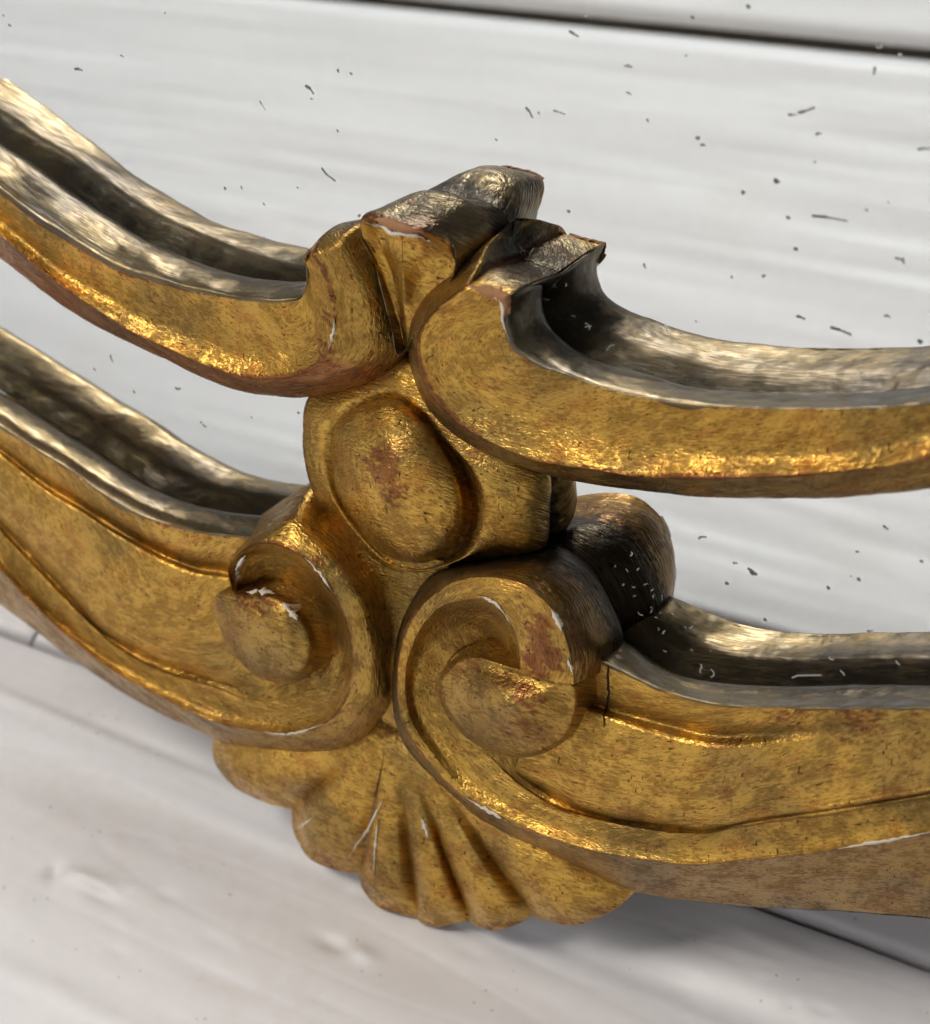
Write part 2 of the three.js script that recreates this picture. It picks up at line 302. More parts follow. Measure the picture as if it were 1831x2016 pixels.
// upper left rail and its upturned scroll
{
  const c1 = W([[0, 508], [75, 566], [175, 632], [266, 679], [342, 716], [418, 750], [494, 773], [551, 780], [607, 781], [690, 765], [760, 735], [797, 685], [797, 640], [789, 594], [770, 545], [742, 495], [722, 455], [726, 440], [738, 436]],
    [8.5, 8.5, 8.5, 8.5, 8.5, 8.5, 8.5, 8.5, 8.5, 8.5, 8.5, 8.5, 8.5, 9, 10, 11, 11, 9, 4]);
  const c2 = W([[0, 462], [50, 505], [125, 565], [215, 625], [266, 657], [342, 691], [418, 724], [475, 741], [532, 745], [578, 739], [624, 718], [643, 691], [654, 657], [658, 621], [648, 568], [633, 530], [616, 494], [648, 460], [712, 438]],
    [13.5, 13.5, 13.5, 13.5, 13.5, 13.5, 13.5, 13.7, 14, 14.5, 15.5, 16.5, 17.5, 18, 18, 17.5, 17, 11, 4]);
  const c15 = c1.map(([x, y, w], i) => { const [X, Y, Z] = c2[i], k = i < 8 ? 0.6 : 0.5, b = i < 7 ? 0.5 : i < 9 ? 1.2 : i < 17 ? 2.6 : 0.8; return [lerp(x, X, k), lerp(y, Y, k), lerp(w, Z, k) + b]; });
  const c3 = W([[0, 430], [60, 480], [140, 540], [230, 590], [285, 620], [360, 650], [430, 675], [485, 690], [530, 695], [565, 690], [595, 675], [612, 650], [620, 620], [620, 592], [615, 562], [609, 532], [604, 505], [645, 463], [713, 440]],
    [10.8, 10.8, 10.8, 10.8, 10.8, 10.8, 10.8, 11, 11.3, 12, 13, 14, 14.5, 15, 15.5, 16, 16, 10.5, 4]);
  const c4 = W([[0, 380], [75, 440], [150, 485], [225, 530], [275, 548], [325, 560], [375, 574], [425, 582], [475, 590], [520, 594], [550, 595], [585, 590], [597, 576], [602, 560], [602, 540], [601, 518], [601, 502], [646, 467], [714, 442]],
    [13, 13, 13, 13, 13, 13, 13, 13, 13, 13, 13, 13, 13.3, 14, 14.7, 15, 15.5, 10, 4]);
  const c5 = W([[0, 288], [50, 320], [125, 375], [200, 425], [240, 450], [275, 468], [325, 492], [375, 512], [425, 530], [475, 542], [520, 549], [565, 553], [615, 550], [648, 530], [668, 508], [676, 485], [684, 462], [700, 448], [722, 440]],
    [6.5, 6.5, 6.5, 6.5, 6.5, 6.5, 6.5, 6.5, 6.5, 6.5, 6.5, 6.5, 5.5, 4, 3, 2.5, 2, 1.2, 1.2]);
  const r1 = raise(c1, 2.5, 0.5, 6, 14), r15 = raise(c15, 3.6, 1, 7, 14), r2 = raise(c2, 4.5, 1.2, 7, 14), r3 = raise(c3, 4.6, 1.2, 7, 14), r4 = raise(c4, 4.7, 2.4, 9, 15);
  const r45 = r4.map(([x, y, w], i) => { const [X, Y, Z] = c5[i]; return [lerp(x, X, 0.3), lerp(y, Y, 0.3), lerp(w, Z, 0.25) + (i < 12 ? 1.0 : 0.3)]; });
  const rail = carve('upper_rail', mirror, [['d', back(c1.slice(0, -2), 0.5, 0.5, 3)], ['b', r1], ['b', r15], ['rb', r2, 1], ['g', r3], ['rs', r4, 1], ['s', tuck(r4, c5, 0.12)]].map(([t, r, c], i) => [t, i ? crest(r, 2.4, 1.6, t) : crestBack(r), c]), { lead: 3.4, over: [[-1, 0.6, 'q', 1, 3], [0.6, 1.2, 'o', 1, 3], [0.93, 1.2, 's', 1, 9]] });
  carve('inner_side', rail, [['s', tuck(r4, c3, 0.10)], ['s', r4.map(([x, y, w], i) => [lerp(x, c5[i][0], 0.05), lerp(y, c5[i][1], 0.05), w - 0.12])], ['s', r45], ['sd', c5], ['d', back(c5, 0.12, -0.8, -4)]].map(([t, r]) => [t, crest(r, 2.4, 1.6, t)]), { lead: 3.4, mat: bronze, over: [[0.96, 1.2, 'm', 0, 9]] });
  tag(rail, 'left upper rail ending in an upturned scroll');
}
// upper right rail and its scroll
{
  const c1 = W([[1831, 960], [1732, 971], [1637, 979], [1474, 980], [1345, 975], [1251, 965], [1131, 945], [1060, 925], [968, 895], [900, 857], [846, 804], [815, 740], [804, 678], [812, 621], [846, 568], [900, 522], [955, 487], [957, 482], [975, 495]],
    [8.5, 8.5, 8.5, 8.5, 8.5, 8.5, 8.5, 8.5, 8.5, 8.5, 8.5, 8.5, 9, 9.5, 10, 10, 10, 8, 4]);
  const c2 = W([[1831, 898], [1732, 920], [1646, 930], [1480, 939], [1345, 939], [1251, 939], [1152, 922], [1045, 903], [960, 868], [900, 830], [855, 782], [828, 730], [822, 682], [831, 648], [858, 613], [888, 587], [922, 562], [936, 525], [1000, 520]],
    [13.5, 13.5, 13.5, 13.5, 13.5, 13.5, 13.5, 13.5, 14, 14.5, 15.5, 16.5, 17, 17.5, 18, 18.2, 18.2, 14.5, 1.2]);
  const c3 = W([[1831, 850], [1732, 872], [1646, 885], [1480, 890], [1360, 885], [1270, 875], [1180, 855], [1090, 830], [1010, 800], [955, 770], [915, 735], [885, 700], [875, 670], [880, 645], [895, 620], [920, 600], [950, 573], [965, 521], [1015, 528]],
    [10.8, 10.8, 10.8, 10.8, 10.8, 10.8, 11, 11.3, 12, 13, 14.3, 15.3, 16, 16.5, 17, 17.5, 18, 14, 1.2]);
  const c4 = W([[1831, 795], [1740, 803], [1650, 806], [1540, 806], [1440, 803], [1340, 795], [1254, 781], [1166, 758], [1110, 737], [1067, 724], [1036, 708], [1012, 688], [1000, 665], [994, 643], [992, 622], [997, 602], [1000, 582], [1030, 526], [1040, 540]],
    [13, 13, 13, 13, 13, 13, 13, 13.2, 13.5, 14, 14.6, 15.2, 15.8, 16.3, 16.8, 17.2, 17.3, 12.5, 1.2]);
  const c5 = W([[1831, 762], [1740, 772], [1650, 776], [1540, 776], [1440, 772], [1350, 760], [1270, 738], [1190, 717], [1135, 693], [1097, 663], [1078, 640], [1068, 618], [1063, 594], [1062, 578], [1062, 566], [1061, 558], [1060, 552], [1058, 545], [1055, 552]],
    [6.5, 6.5, 6.5, 6.5, 6.5, 6.5, 6.5, 6.5, 6.5, 7, 7, 7, 7, 7, 7, 7, 7, 5, 1.2]);
  const c15 = c1.map(([x, y, w], i) => { const [X, Y, Z] = c2[i]; return [lerp(x, X, 0.55), lerp(y, Y, 0.55), lerp(w, Z, 0.55) + (i < 9 ? 0.6 : 0.8)]; });
  const c45 = c4.map(([x, y, w], i) => { const [X, Y, Z] = c5[i]; return [lerp(x, X, 0.35), lerp(y, Y, 0.35), lerp(w, Z, 0.35) + 0.5]; });
  const r1 = raise(c1, 2.5, 0.5, 6, 13), r15 = raise(c15, 3.6, 1, 6, 13), r2 = raise(c2, 4.5, 1, 6, 13), r3 = raise(c3, 4.6, 1.2, 6, 13), r4 = raise(c4, 4.7, 1.6, 7, 14);
  const r45 = r4.map(([x, y, w], i) => { const [X, Y, Z] = c5[i]; return [lerp(x, X, 0.35), lerp(y, Y, 0.35), lerp(w, Z, 0.3) + 0.8]; });
  const rail = carve('upper_rail', mirror, [['d', back(c1.slice(0, -2), 0.5, 0.5, 3)], ['b', r1], ['b', r15], ['rb', r2, 1], ['g', r3], ['rs', r4, 1], ['s', tuck(r4, c5, 0.12)]].map(([t, r, c], i) => [t, i ? crest(r, 0.6, -0.4, t) : crestBack(r), c]), { lead: 3.4, over: [[0.915, 1.2, 's', 1, 9], [0.96, 1.2, 'd', 0, 9]] });
  carve('inner_side', rail, [['s', tuck(r4, c3, 0.10)], ['s', r4.map(([x, y, w], i) => [lerp(x, c5[i][0], 0.05), lerp(y, c5[i][1], 0.05), w - 0.12])], ['s', r45], ['sd', c5], ['d', back(c5, 0.12, -3.2, -3)]].map(([t, r]) => [t, crest(r, 0.6, -0.4, t)]), { lead: 3.4, mat: bronze, over: [[0.96, 1.2, 'm', 0, 9]] });
  tag(rail, 'right upper rail ending in a rounded ear-shaped scroll');
}
// keystone between the two scrolls
const KF = W([[713, 432], [740, 432], [775, 446], [810, 453], [845, 461], [876, 480], [896, 518], [884, 566], [846, 625], [803, 690], [784, 635], [754, 552], [728, 500], [712, 462]],
  [21.2, 22.4, 23, 22.8, 21.4, 18.5, 14.5, 13, 12, 11.8, 12.5, 14, 17, 19.5]);
const kin = (k, ws, dw) => KF.map(([x, y], i) => [lerp(792, x, k), lerp(i < 5 ? 470 : 515, y, k), ws[i] + dw]);
const topArch = (k, w, flare) => back(KF, w).map((p, i) => { const a = [0.3, 1.7, 2.6, 2.2, 1.2][i] ?? 0; p.y += a * k / 1000; p.x += ([0, 0, 0, 0.2, 0.6, 1, 1, 0.7, 0.3][i] ?? 0) * flare / 1000; return p; });
const KE = KF.map(([x, y, w], i) => { const p = P(x, y, w); if (i < 6) { p.z -= 0.0012; p.y += 0.0007; } return p; });
const KT = topArch(1.05, 15, 0.7), KM = topArch(1.2, 8, 2), KB = topArch(0.2, 0.12, 3);
const keystone = carve('keystone', mirror, [['d', KB], ['s', KM], ['s', KT], ['s', KE], ['rb', KF],
  ['g', kin(0.86, [20.4, 21.6, 22.6, 22.2, 20.4, 17, 14, 13, 12.4, 12.2, 12.4, 13.4, 15.6, 18.4], 0)],
  ['g', kin(0.5, [17.4, 18.6, 20.2, 19.2, 17.6, 15.6, 14.2, 13.4, 13.2, 13.6, 13, 13, 14, 15.6], 0)],
  ['g', kin(0.2, [17.6, 18, 18.8, 18.2, 17.4, 16.6, 16, 15.8, 16, 16.4, 16, 15.8, 16, 16.6], 0)], ['g', kin(0.01, new Array(14).fill(17.3), 0)]], { closed: true, uvTurn: true });

// cartouche: collar with the oval boss
const ringC = (rows, w) => W(rows, w);
{
  const R0 = W([[610, 781], [598, 850], [602, 905], [625, 985], [690, 1080], [770, 1170], [830, 1160], [900, 1120], [990, 1105], [1072, 1075], [1080, 1000], [1077, 930], [1010, 870], [900, 790], [800, 690], [680, 740]],
    [7, 7.5, 7.5, 7, 6, 6, 6, 6, 5, 4.5, 4.5, 4.5, 4.5, 4.5, 5, 5]);
  const R1 = W([[620, 795], [608, 852], [612, 907], [638, 975], [700, 1068], [772, 1145], [825, 1135], [890, 1105], [965, 1085], [1035, 1070], [1038, 1008], [1025, 940], [985, 885], [895, 810], [800, 715], [690, 755]],
    [9.5, 10.5, 10.8, 10.8, 10, 9.5, 9.5, 10, 10.2, 10, 10, 10, 10, 9.5, 9, 9]);
  const R2 = W([[642, 825], [630, 862], [633, 907], [655, 980], [708, 1058], [766, 1112], [830, 1124], [885, 1110], [926, 1088], [953, 1046], [958, 986], [935, 927], [886, 872], [850, 820], [780, 765], [690, 785]],
    [11.8, 12.2, 12.4, 12.4, 12, 11.9, 12, 12.3, 12.8, 13.3, 13.6, 13.4, 12.6, 11.8, 11.4, 11.4]);
  const R3 = W([[660, 835], [650, 872], [651, 912], [668, 985], [716, 1052], [767, 1100], [826, 1114], [873, 1100], [903, 1075], [926, 1032], [928, 980], [910, 920], [872, 862], [822, 808], [762, 780], [697, 802]],
    [11.3, 11.4, 11.4, 11.2, 11, 10.8, 10.2, 9.6, 9.2, 9.2, 9.2, 9.2, 9.8, 10.6, 11, 11.2]);
  const body = carve('cartouche', mirror, [['d', back(R0.map(([x, y, w]) => [lerp(800, x, 0.9), lerp(930, y, 0.9), w]), 0.12)], ['b', R0], ['g', R1], ['g', R2], ['o', R3], ['o', W([[680, 860], [672, 890], [675, 930], [690, 990], [730, 1040], [770, 1070], [815, 1080], [850, 1070], [870, 1050], [885, 1020], [885, 970], [870, 920], [840, 870], [800, 830], [760, 810], [710, 825]], 9)]], { closed: true, uvTurn: true });
  carve('web', body, [
    ['o', W([[690, 1075], [735, 1150], [755, 1230], [757, 1320], [752, 1420]], [10, 11, 11.5, 11.5, 10.5])],
    ['o', W([[740, 1090], [768, 1165], [774, 1240], [770, 1325], [772, 1430]], [11, 11.8, 12.2, 12.2, 10.5])],
    ['o', W([[830, 1100], [815, 1165], [790, 1240], [782, 1325], [788, 1440]], [11, 11.8, 12.2, 12.2, 10.5])],
    ['o', W([[890, 1105], [850, 1170], [815, 1240], [800, 1325], [805, 1450]], [10, 11, 11.5, 11.5, 10])],
  ], { uvTurn: true });
  const D0 = R3.map(([x, y, w]) => [x, y, w - 0.15]);
  const mk = (k, w, dx = 0, dy = 0) => R3.map(([x, y]) => [lerp(778 + dx, x, k), lerp(950 + dy, y, k), w]);
  const D1 = R3.map(([x, y, w]) => [lerp(775, x, 0.955), lerp(950, y, 0.955), w + 1.5]);
  carve('boss', body, [['o', D0], ['g', D1], ['g', mk(0.86, 15.0, -6, 3)], ['g', mk(0.64, 18.0, -8, 3)], ['g', mk(0.4, 20.0, -10, 2)], ['g', mk(0.18, 20.9, -10, 0)], ['g', mk(0.01, 21.1, -10, 0)]], { closed: true, uvTurn: true });
}

// lower left rail: fluted body, band that curls into the volute, and the volute's eye
{
  const edge = W([[0, 840], [76, 889], [133, 924], [200, 972], [280, 1017], [365, 1044], [449, 1055], [520, 1060]], 14.3);
  const body = carve('lower_rail', mirror, [
    ['o', W([[0, 1060], [38, 1100], [95, 1160], [152, 1222], [213, 1283], [304, 1334], [425, 1365], [520, 1365]], 6.5)],
    ['o', W([[0, 1030], [38, 1070], [95, 1130], [152, 1192], [213, 1253], [304, 1304], [418, 1342], [480, 1365]], [9.1, 9.1, 9.1, 9.1, 9.2, 9.5, 10, 10.3])],
    ['g', W([[6, 1016], [46, 1054], [104, 1114], [161, 1177], [222, 1238], [311, 1289], [424, 1328], [486, 1352]], [12.6, 12.6, 12.6, 12.6, 12.5, 12.2, 11.6, 10.8])],
    ['g', W([[20, 1000], [60, 1038], [118, 1099], [175, 1163], [236, 1220], [322, 1272], [432, 1312], [490, 1336]], [13.5, 13.5, 13.5, 13.5, 13.3, 12.9, 12.2, 11.4])],
    ['g', W([[0, 950], [80, 1020], [150, 1080], [220, 1135], [290, 1180], [370, 1220], [450, 1250], [510, 1270]], [14.6, 14.6, 14.6, 14.6, 14.4, 14, 13.4, 13])],
    ['g', W([[0, 899], [86, 966], [158, 1011], [231, 1058], [303, 1100], [376, 1132], [439, 1145], [500, 1160]], [14, 14, 14, 14, 14, 13.8, 13.5, 13.2])],
    ['o', W([[0, 884], [82, 948], [154, 993], [229, 1041], [304, 1084], [380, 1115], [437, 1124], [500, 1140]], [12.4, 11.8, 11.2, 10.8, 10.6, 10.6, 10.6, 10.6])],
    ['g', W([[0, 862], [79, 918], [144, 958], [215, 1006], [292, 1050], [372, 1078], [443, 1090], [510, 1100]], [13.6, 13.6, 13.6, 13.6, 13.6, 13.6, 13.6, 13.6])],
    ['rs', edge, 1],
    ['s', edge.map(([x, y, w]) => [x + 4, y - 6, w - 1.2])],
  ].map(([t, r, c]) => [t, r[0].isVector3 || r[0][2] < 8 ? r : raise(r, 2, 1, 4, 7), c]), { lead: 3.4, lag: 0.9 });
  carve('inner_side', body, [
    ['s', edge.map(([x, y, w]) => [x - 2, y + 6, w - 0.8])],
    ['s', edge.map(([x, y, w]) => [x + 1, y - 2, w - 0.1])],
    ['s', W([[0, 808], [66, 852], [135, 893], [204, 940], [285, 988], [365, 1018], [450, 1036], [520, 1042]], [11, 11, 11, 11, 11, 11, 11, 11])],
    ['sd', W([[0, 777], [57, 813], [133, 859], [200, 903], [275, 952], [350, 985], [440, 1008], [520, 1016]], 6)],
    ['d', back(W([[0, 777], [57, 813], [133, 859], [200, 903], [275, 952], [350, 985], [440, 1008], [520, 1016]], 6), 0.12, -0.8, -4)],
  ].map(([t, r, c]) => [t, r[0].isVector3 || r[0][2] < 8 ? r : raise(r, 2, 1, 4, 7), c]), { lead: 3.4, lag: 0.9 , mat: bronze });
  tag(body, 'left lower rail with long flutes curling into a volute');
  const outer = W([[0, 1190], [67, 1239], [179, 1324], [291, 1391], [411, 1449], [492, 1476], [581, 1487], [648, 1483], [696, 1467], [737, 1429], [765, 1380], [770, 1300], [765, 1232], [745, 1150], [705, 1085], [655, 1020], [612, 960], [560, 985], [498, 1026], [450, 1068]],
    [2.5, 2.5, 3, 4, 6, 7, 7.5, 8, 9, 10.5, 12, 12, 12, 11.5, 10, 7, 5, 4, 4, 7]);
  const crest0 = W([[0, 1119], [58, 1181], [134, 1253], [224, 1320], [313, 1369], [416, 1418], [486, 1434], [569, 1443], [637, 1425], [674, 1388], [692, 1338], [694, 1297], [687, 1247], [664, 1183], [623, 1128], [587, 1091], [537, 1071], [486, 1078], [450, 1119], [457, 1160]],
    [13.5, 13.5, 13.5, 13.6, 13.8, 14.2, 14.8, 15.5, 16.5, 17.5, 18.4, 19, 19.8, 20.6, 21.2, 21.4, 21.4, 21.4, 21.2, 20.8]);
  const floorC = W([[0, 1092], [45, 1150], [110, 1218], [200, 1288], [300, 1342], [405, 1388], [475, 1407], [552, 1413], [612, 1398], [648, 1368], [668, 1325], [674, 1290], [664, 1240], [642, 1190], [608, 1148], [574, 1122], [533, 1110], [497, 1118], [470, 1142], [464, 1166]],
    [11.6, 11.6, 11.6, 11.6, 11.8, 12, 12.3, 12.6, 12.8, 13, 13.2, 13.4, 13.8, 14.2, 14.6, 15, 15.4, 16, 17.5, 19.5]);
  const inner = W([[0, 1034], [38, 1074], [95, 1134], [152, 1196], [213, 1257], [304, 1308], [418, 1346], [480, 1368], [550, 1372], [605, 1352], [640, 1312], [648, 1275], [640, 1232], [618, 1190], [588, 1160], [560, 1145], [525, 1140], [495, 1150], [475, 1160], [468, 1172]],
    [9.2, 9.2, 9.2, 9.2, 9.3, 9.6, 10.4, 11, 11.8, 12, 12.2, 12.4, 12.6, 13, 13.4, 13.8, 14.2, 15, 16.5, 18.5]);
  for (const [row, k] of [[crest0, 2], [floorC, 2], [inner, 2]]) raise(row, k, 0, 5, 11).forEach((c, q) => row[q] = c);
  const crest = crest0;
  const mid = outer.map(([x, y, w], i) => { const [X, Y, Z] = crest[i], b = i < 6 ? 0.8 : i < 9 ? 1.6 : i < 17 ? 2.4 : 1.2; return [lerp(x, X, 0.5), lerp(y, Y, 0.5), lerp(w, Z, 0.5) + b]; });
  const near = crest.map(([x, y, w], i) => { const [X, Y, Z] = outer[i], k = i > 9 ? 0.16 : 0.12; return [lerp(x, X, k), lerp(y, Y, k), lerp(w, Z, k) + (i > 9 ? 1.1 : 0.5)]; });
  const chan = crest.map(([x, y, w], i) => { const [X, Y, Z] = floorC[i]; return [lerp(x, X, 0.45), lerp(y, Y, 0.45), lerp(w, Z, i > 10 ? 0.75 : 0.6)]; });
  carve('volute_band', body, [['d', back(outer, 0.5, 0, 0)], ['b', outer], ['b', mid], ['b', near], ['rb', crest, 1], ['g', chan], ['o', floorC], ['o', inner.map(([x, y, w], i) => { const [X, Y, Z] = floorC[i]; return [lerp(x, X, 0.25), lerp(y, Y, 0.25), lerp(w, Z, i < 8 ? 0.75 : 0.45)]; })], ['o', inner], ['o', inner.map(([x, y, w], i) => i < 7 ? [x + 12, y - 40, 7] : [lerp(580, x, 0.5), lerp(1240, y, 0.5), Math.min(w, 10)])]], { lead: 3, over: [[0.42, 1.2, 'o', 2, 4], [0.5, 0.85, 'o', 1, 3]] });
  const e1 = W([[424, 1190], [437, 1163], [475, 1161], [522, 1158], [570, 1180], [610, 1225], [624, 1272], [616, 1318], [585, 1343], [545, 1343], [500, 1327], [450, 1272]], [20.6, 20.8, 20.6, 20, 19.6, 19.2, 19, 18.8, 18.6, 18.6, 18.8, 19.6]);
  const sc = (k, w) => e1.map(([x, y]) => [lerp(552, x, k), lerp(1247, y, k), w]);
  carve('volute_eye', body, [['o', back(e1, 9, 0.8, 0)], ['o', e1.map(([x, y, w]) => [x + 2, y - 1, w - 2.6])], ['o', e1.map(([x, y, w]) => [lerp(552, x, 0.975), lerp(1247, y, 0.975), w - 1.2])], ['o', e1.map(([x, y, w]) => [lerp(552, x, 0.91), lerp(1247, y, 0.91), w + 0.1])], ['o', sc(0.8, 21.8)], ['o', sc(0.62, 22.9)], ['o', sc(0.35, 24.1)], ['o', sc(0.12, 24.8)], ['o', sc(0.01, 25)]], { closed: true, uvTurn: true });
}
// lower right rail
{
  const edge = W([[1831, 1394], [1689, 1395], [1560, 1394], [1474, 1392], [1388, 1383], [1300, 1357], [1199, 1308], [1150, 1285]], 14.4);
  const body = carve('lower_rail', mirror, [
    ['o', W([[1831, 1590], [1689, 1615], [1517, 1640], [1400, 1660], [1300, 1658], [1200, 1642], [1110, 1620], [1000, 1560]], 6.5)],
    ['o', W([[1831, 1560], [1689, 1585], [1517, 1610], [1400, 1633], [1300, 1628], [1200, 1612], [1120, 1592], [1045, 1550]], [13.8, 13.7, 13.1, 11.6, 10.2, 9.7, 9.5, 9.5])],
    ['g', W([[1831, 1548], [1689, 1572], [1517, 1596], [1400, 1617], [1300, 1611], [1200, 1595], [1120, 1573], [1050, 1530]], [14.2, 14.1, 13.7, 13.1, 12.8, 12.6, 12.3, 12])],
    ['g', W([[1831, 1530], [1689, 1550], [1517, 1570], [1400, 1588], [1300, 1582], [1200, 1565], [1120, 1540], [1060, 1495]], [14.5, 14.5, 14.5, 14.3, 14.1, 13.9, 13.5, 13])],
    ['g', W([[1831, 1500], [1689, 1515], [1517, 1525], [1400, 1530], [1300, 1520], [1200, 1500], [1130, 1470], [1085, 1425]], [14.8, 14.8, 14.8, 14.8, 14.8, 14.6, 14.2, 13.8])],
    ['g', W([[1831, 1450], [1689, 1458], [1540, 1466], [1420, 1472], [1320, 1455], [1220, 1426], [1150, 1398], [1105, 1370]], 14.4)],
    ['o', W([[1831, 1428], [1689, 1433], [1540, 1442], [1412, 1447], [1302, 1423], [1208, 1397], [1150, 1378], [1110, 1350]], [14.2, 14, 12.9, 11.8, 11.2, 11.2, 11.2, 11.2])],
    ['g', W([[1831, 1412], [1689, 1415], [1550, 1418], [1440, 1420], [1340, 1398], [1250, 1366], [1175, 1335], [1130, 1310]], [14.4, 14.3, 14, 13.8, 13.6, 13.6, 13.6, 13.6])],
    ['rs', edge, 1],
    ['s', edge.map(([x, y, w]) => [x + 4, y - 6, w - 1.2])],
  ].map(([t, r, c]) => [t, r[0].isVector3 || r[0][2] < 8 ? r : raise(r, 2, 1, 4, 7), c]), { lead: 1.6, lag: 0.5 });
  carve('inner_side', body, [
    ['s', edge.map(([x, y, w]) => [x - 2, y + 6, w - 0.8])],
    ['s', edge.map(([x, y, w]) => [x + 1, y - 2, w - 0.1])],
    ['s', W([[1831, 1374], [1689, 1374], [1565, 1374], [1470, 1372], [1385, 1361], [1305, 1336], [1222, 1286], [1170, 1262]], 9.5)],
    ['sd', W([[1831, 1350], [1689, 1350], [1560, 1350], [1450, 1348], [1367, 1336], [1300, 1313], [1234, 1268], [1180, 1240]], 6)],
    ['d', back(W([[1831, 1350], [1689, 1350], [1560, 1350], [1450, 1348], [1367, 1336], [1300, 1313], [1234, 1268], [1180, 1240]], 6), 0.12, -1.2, -4)],
  ].map(([t, r, c]) => [t, r[0].isVector3 || r[0][2] < 8 ? r : raise(r, 2, 1, 4, 7), c]), { lead: 1.6, lag: 0.5 , mat: bronze });
  tag(body, 'right lower rail with a cracked joint beside its volute');
  const outer = W([[1831, 1807], [1646, 1792], [1474, 1783], [1345, 1770], [1221, 1749], [1120, 1704], [1014, 1656], [939, 1614], [897, 1571], [843, 1523], [801, 1475], [780, 1420], [774, 1350], [778, 1280], [795, 1210], [838, 1140], [890, 1114], [960, 1102], [1030, 1092], [1085, 1090], [1148, 1123], [1190, 1178], [1226, 1256], [1200, 1315]],
    [1.5, 1.5, 2, 3, 4.5, 6, 7, 7.5, 8, 9, 10.5, 12, 12, 12, 11.5, 10.5, 9.5, 8.5, 7.5, 7.5, 7.5, 7.5, 7.5, 10]);
  const crest0 = W([[1831, 1637], [1646, 1671], [1474, 1693], [1345, 1702], [1200, 1683], [1094, 1656], [1014, 1624], [945, 1587], [891, 1550], [843, 1496], [803, 1438], [787, 1390], [783, 1330], [791, 1275], [812, 1220], [852, 1172], [905, 1142], [970, 1136], [1030, 1150], [1068, 1180], [1096, 1215], [1114, 1260], [1125, 1305], [1130, 1348]],
    [13.5, 13.5, 13.5, 13.5, 13.7, 14, 14.3, 14.7, 15.2, 15.8, 16.4, 17, 17.8, 18.8, 20, 21.2, 22.3, 23.2, 23.8, 24.1, 24.2, 24, 23.6, 22.8]);
  const inn = W([[1831, 1634], [1646, 1667], [1474, 1689], [1345, 1697], [1205, 1678], [1100, 1650], [1022, 1617], [955, 1580], [902, 1542], [855, 1488], [816, 1432], [801, 1388], [798, 1332], [807, 1283], [828, 1236], [862, 1198], [902, 1184], [945, 1180], [982, 1198], [1005, 1228], [1018, 1262], [1024, 1290], [1026, 1312], [1027, 1328]],
    [13.3, 13.3, 13.3, 13.3, 13.5, 13.8, 14, 14.4, 14.9, 15.4, 15.8, 16.2, 17, 18, 19.3, 20.8, 22, 22.8, 23.2, 23.4, 23.4, 23.2, 23, 22.8]);
  const floorC = W([[1831, 1606], [1646, 1632], [1474, 1655], [1345, 1664], [1230, 1650], [1130, 1620], [1050, 1582], [985, 1542], [935, 1500], [888, 1448], [850, 1400], [834, 1362], [830, 1325], [840, 1290], [862, 1260], [892, 1238], [920, 1230], [948, 1232], [972, 1248], [990, 1270], [1002, 1292], [1010, 1308], [1016, 1320], [1022, 1330]],
    [13.2, 13.1, 12.9, 12.5, 12.4, 12.4, 12.4, 12.4, 12.4, 12.4, 12.2, 12, 11.8, 11.5, 11.2, 11, 11, 11.4, 12.2, 13.5, 15.2, 17.2, 19.4, 21.2]);
  const inner = W([[1831, 1562], [1646, 1593], [1474, 1618], [1400, 1636], [1300, 1631], [1200, 1615], [1120, 1595], [1045, 1553], [985, 1500], [940, 1450], [905, 1410], [888, 1370], [884, 1335], [892, 1305], [912, 1285], [935, 1275], [955, 1272], [972, 1278], [985, 1290], [996, 1300], [1006, 1310], [1012, 1318], [1018, 1326], [1024, 1334]],
    [13.8, 13.7, 13.1, 11.6, 10.3, 9.8, 9.6, 9.7, 10.8, 11, 11, 11, 10.8, 10.4, 10, 9.8, 9.8, 10.2, 11, 12.4, 14.2, 16.4, 18.6, 20.6]);
  for (const [row, k] of [[crest0, 2], [inn, 2], [floorC, 2], [inner, 2]]) raise(row, k, 0, 6, 12).forEach((c, q) => row[q] = c);
  const crest = crest0;
  const mid = outer.map(([x, y, w], i) => { const [X, Y, Z] = crest[i], b = i < 6 ? 0.6 : i < 16 ? 1.0 : 2.0; return [lerp(x, X, 0.5), lerp(y, Y, 0.5), lerp(w, Z, 0.5) + b]; });
  const rib = crest.map(([x, y, w], i) => { const [X, Y, Z] = inn[i]; return [(x + X) / 2, (y + Y) / 2, (w + Z) / 2 + (i > 14 ? 0.9 : 0.15)]; });
  const wall = inn.map(([x, y, w], i) => { const [X, Y, Z] = floorC[i]; return [lerp(x, X, 0.42), lerp(y, Y, 0.42), lerp(w, Z, 0.68)]; });
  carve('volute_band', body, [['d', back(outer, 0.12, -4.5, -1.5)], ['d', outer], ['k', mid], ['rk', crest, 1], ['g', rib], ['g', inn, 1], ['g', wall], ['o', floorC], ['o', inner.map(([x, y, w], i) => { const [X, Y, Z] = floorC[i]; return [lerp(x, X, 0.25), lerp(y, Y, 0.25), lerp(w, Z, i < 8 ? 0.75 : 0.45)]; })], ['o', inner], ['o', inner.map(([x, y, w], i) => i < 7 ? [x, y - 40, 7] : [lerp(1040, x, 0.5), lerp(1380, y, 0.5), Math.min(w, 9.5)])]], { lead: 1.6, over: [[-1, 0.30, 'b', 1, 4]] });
  const e1 = W([[862, 1352], [876, 1313], [905, 1291], [940, 1287], [990, 1303], [1060, 1325], [1126, 1345], [1141, 1395], [1115, 1455], [1040, 1492], [950, 1473], [888, 1418]], [18.6, 19.2, 19.8, 20.4, 21.4, 22.8, 22.6, 21, 19.6, 18.2, 17.8, 18]);
  const sc = (k, w, q = 0.5) => e1.map(([x, y, z]) => [lerp(1003, x, k), lerp(1388, y, k), lerp(z, w, 1 - k * q)]);
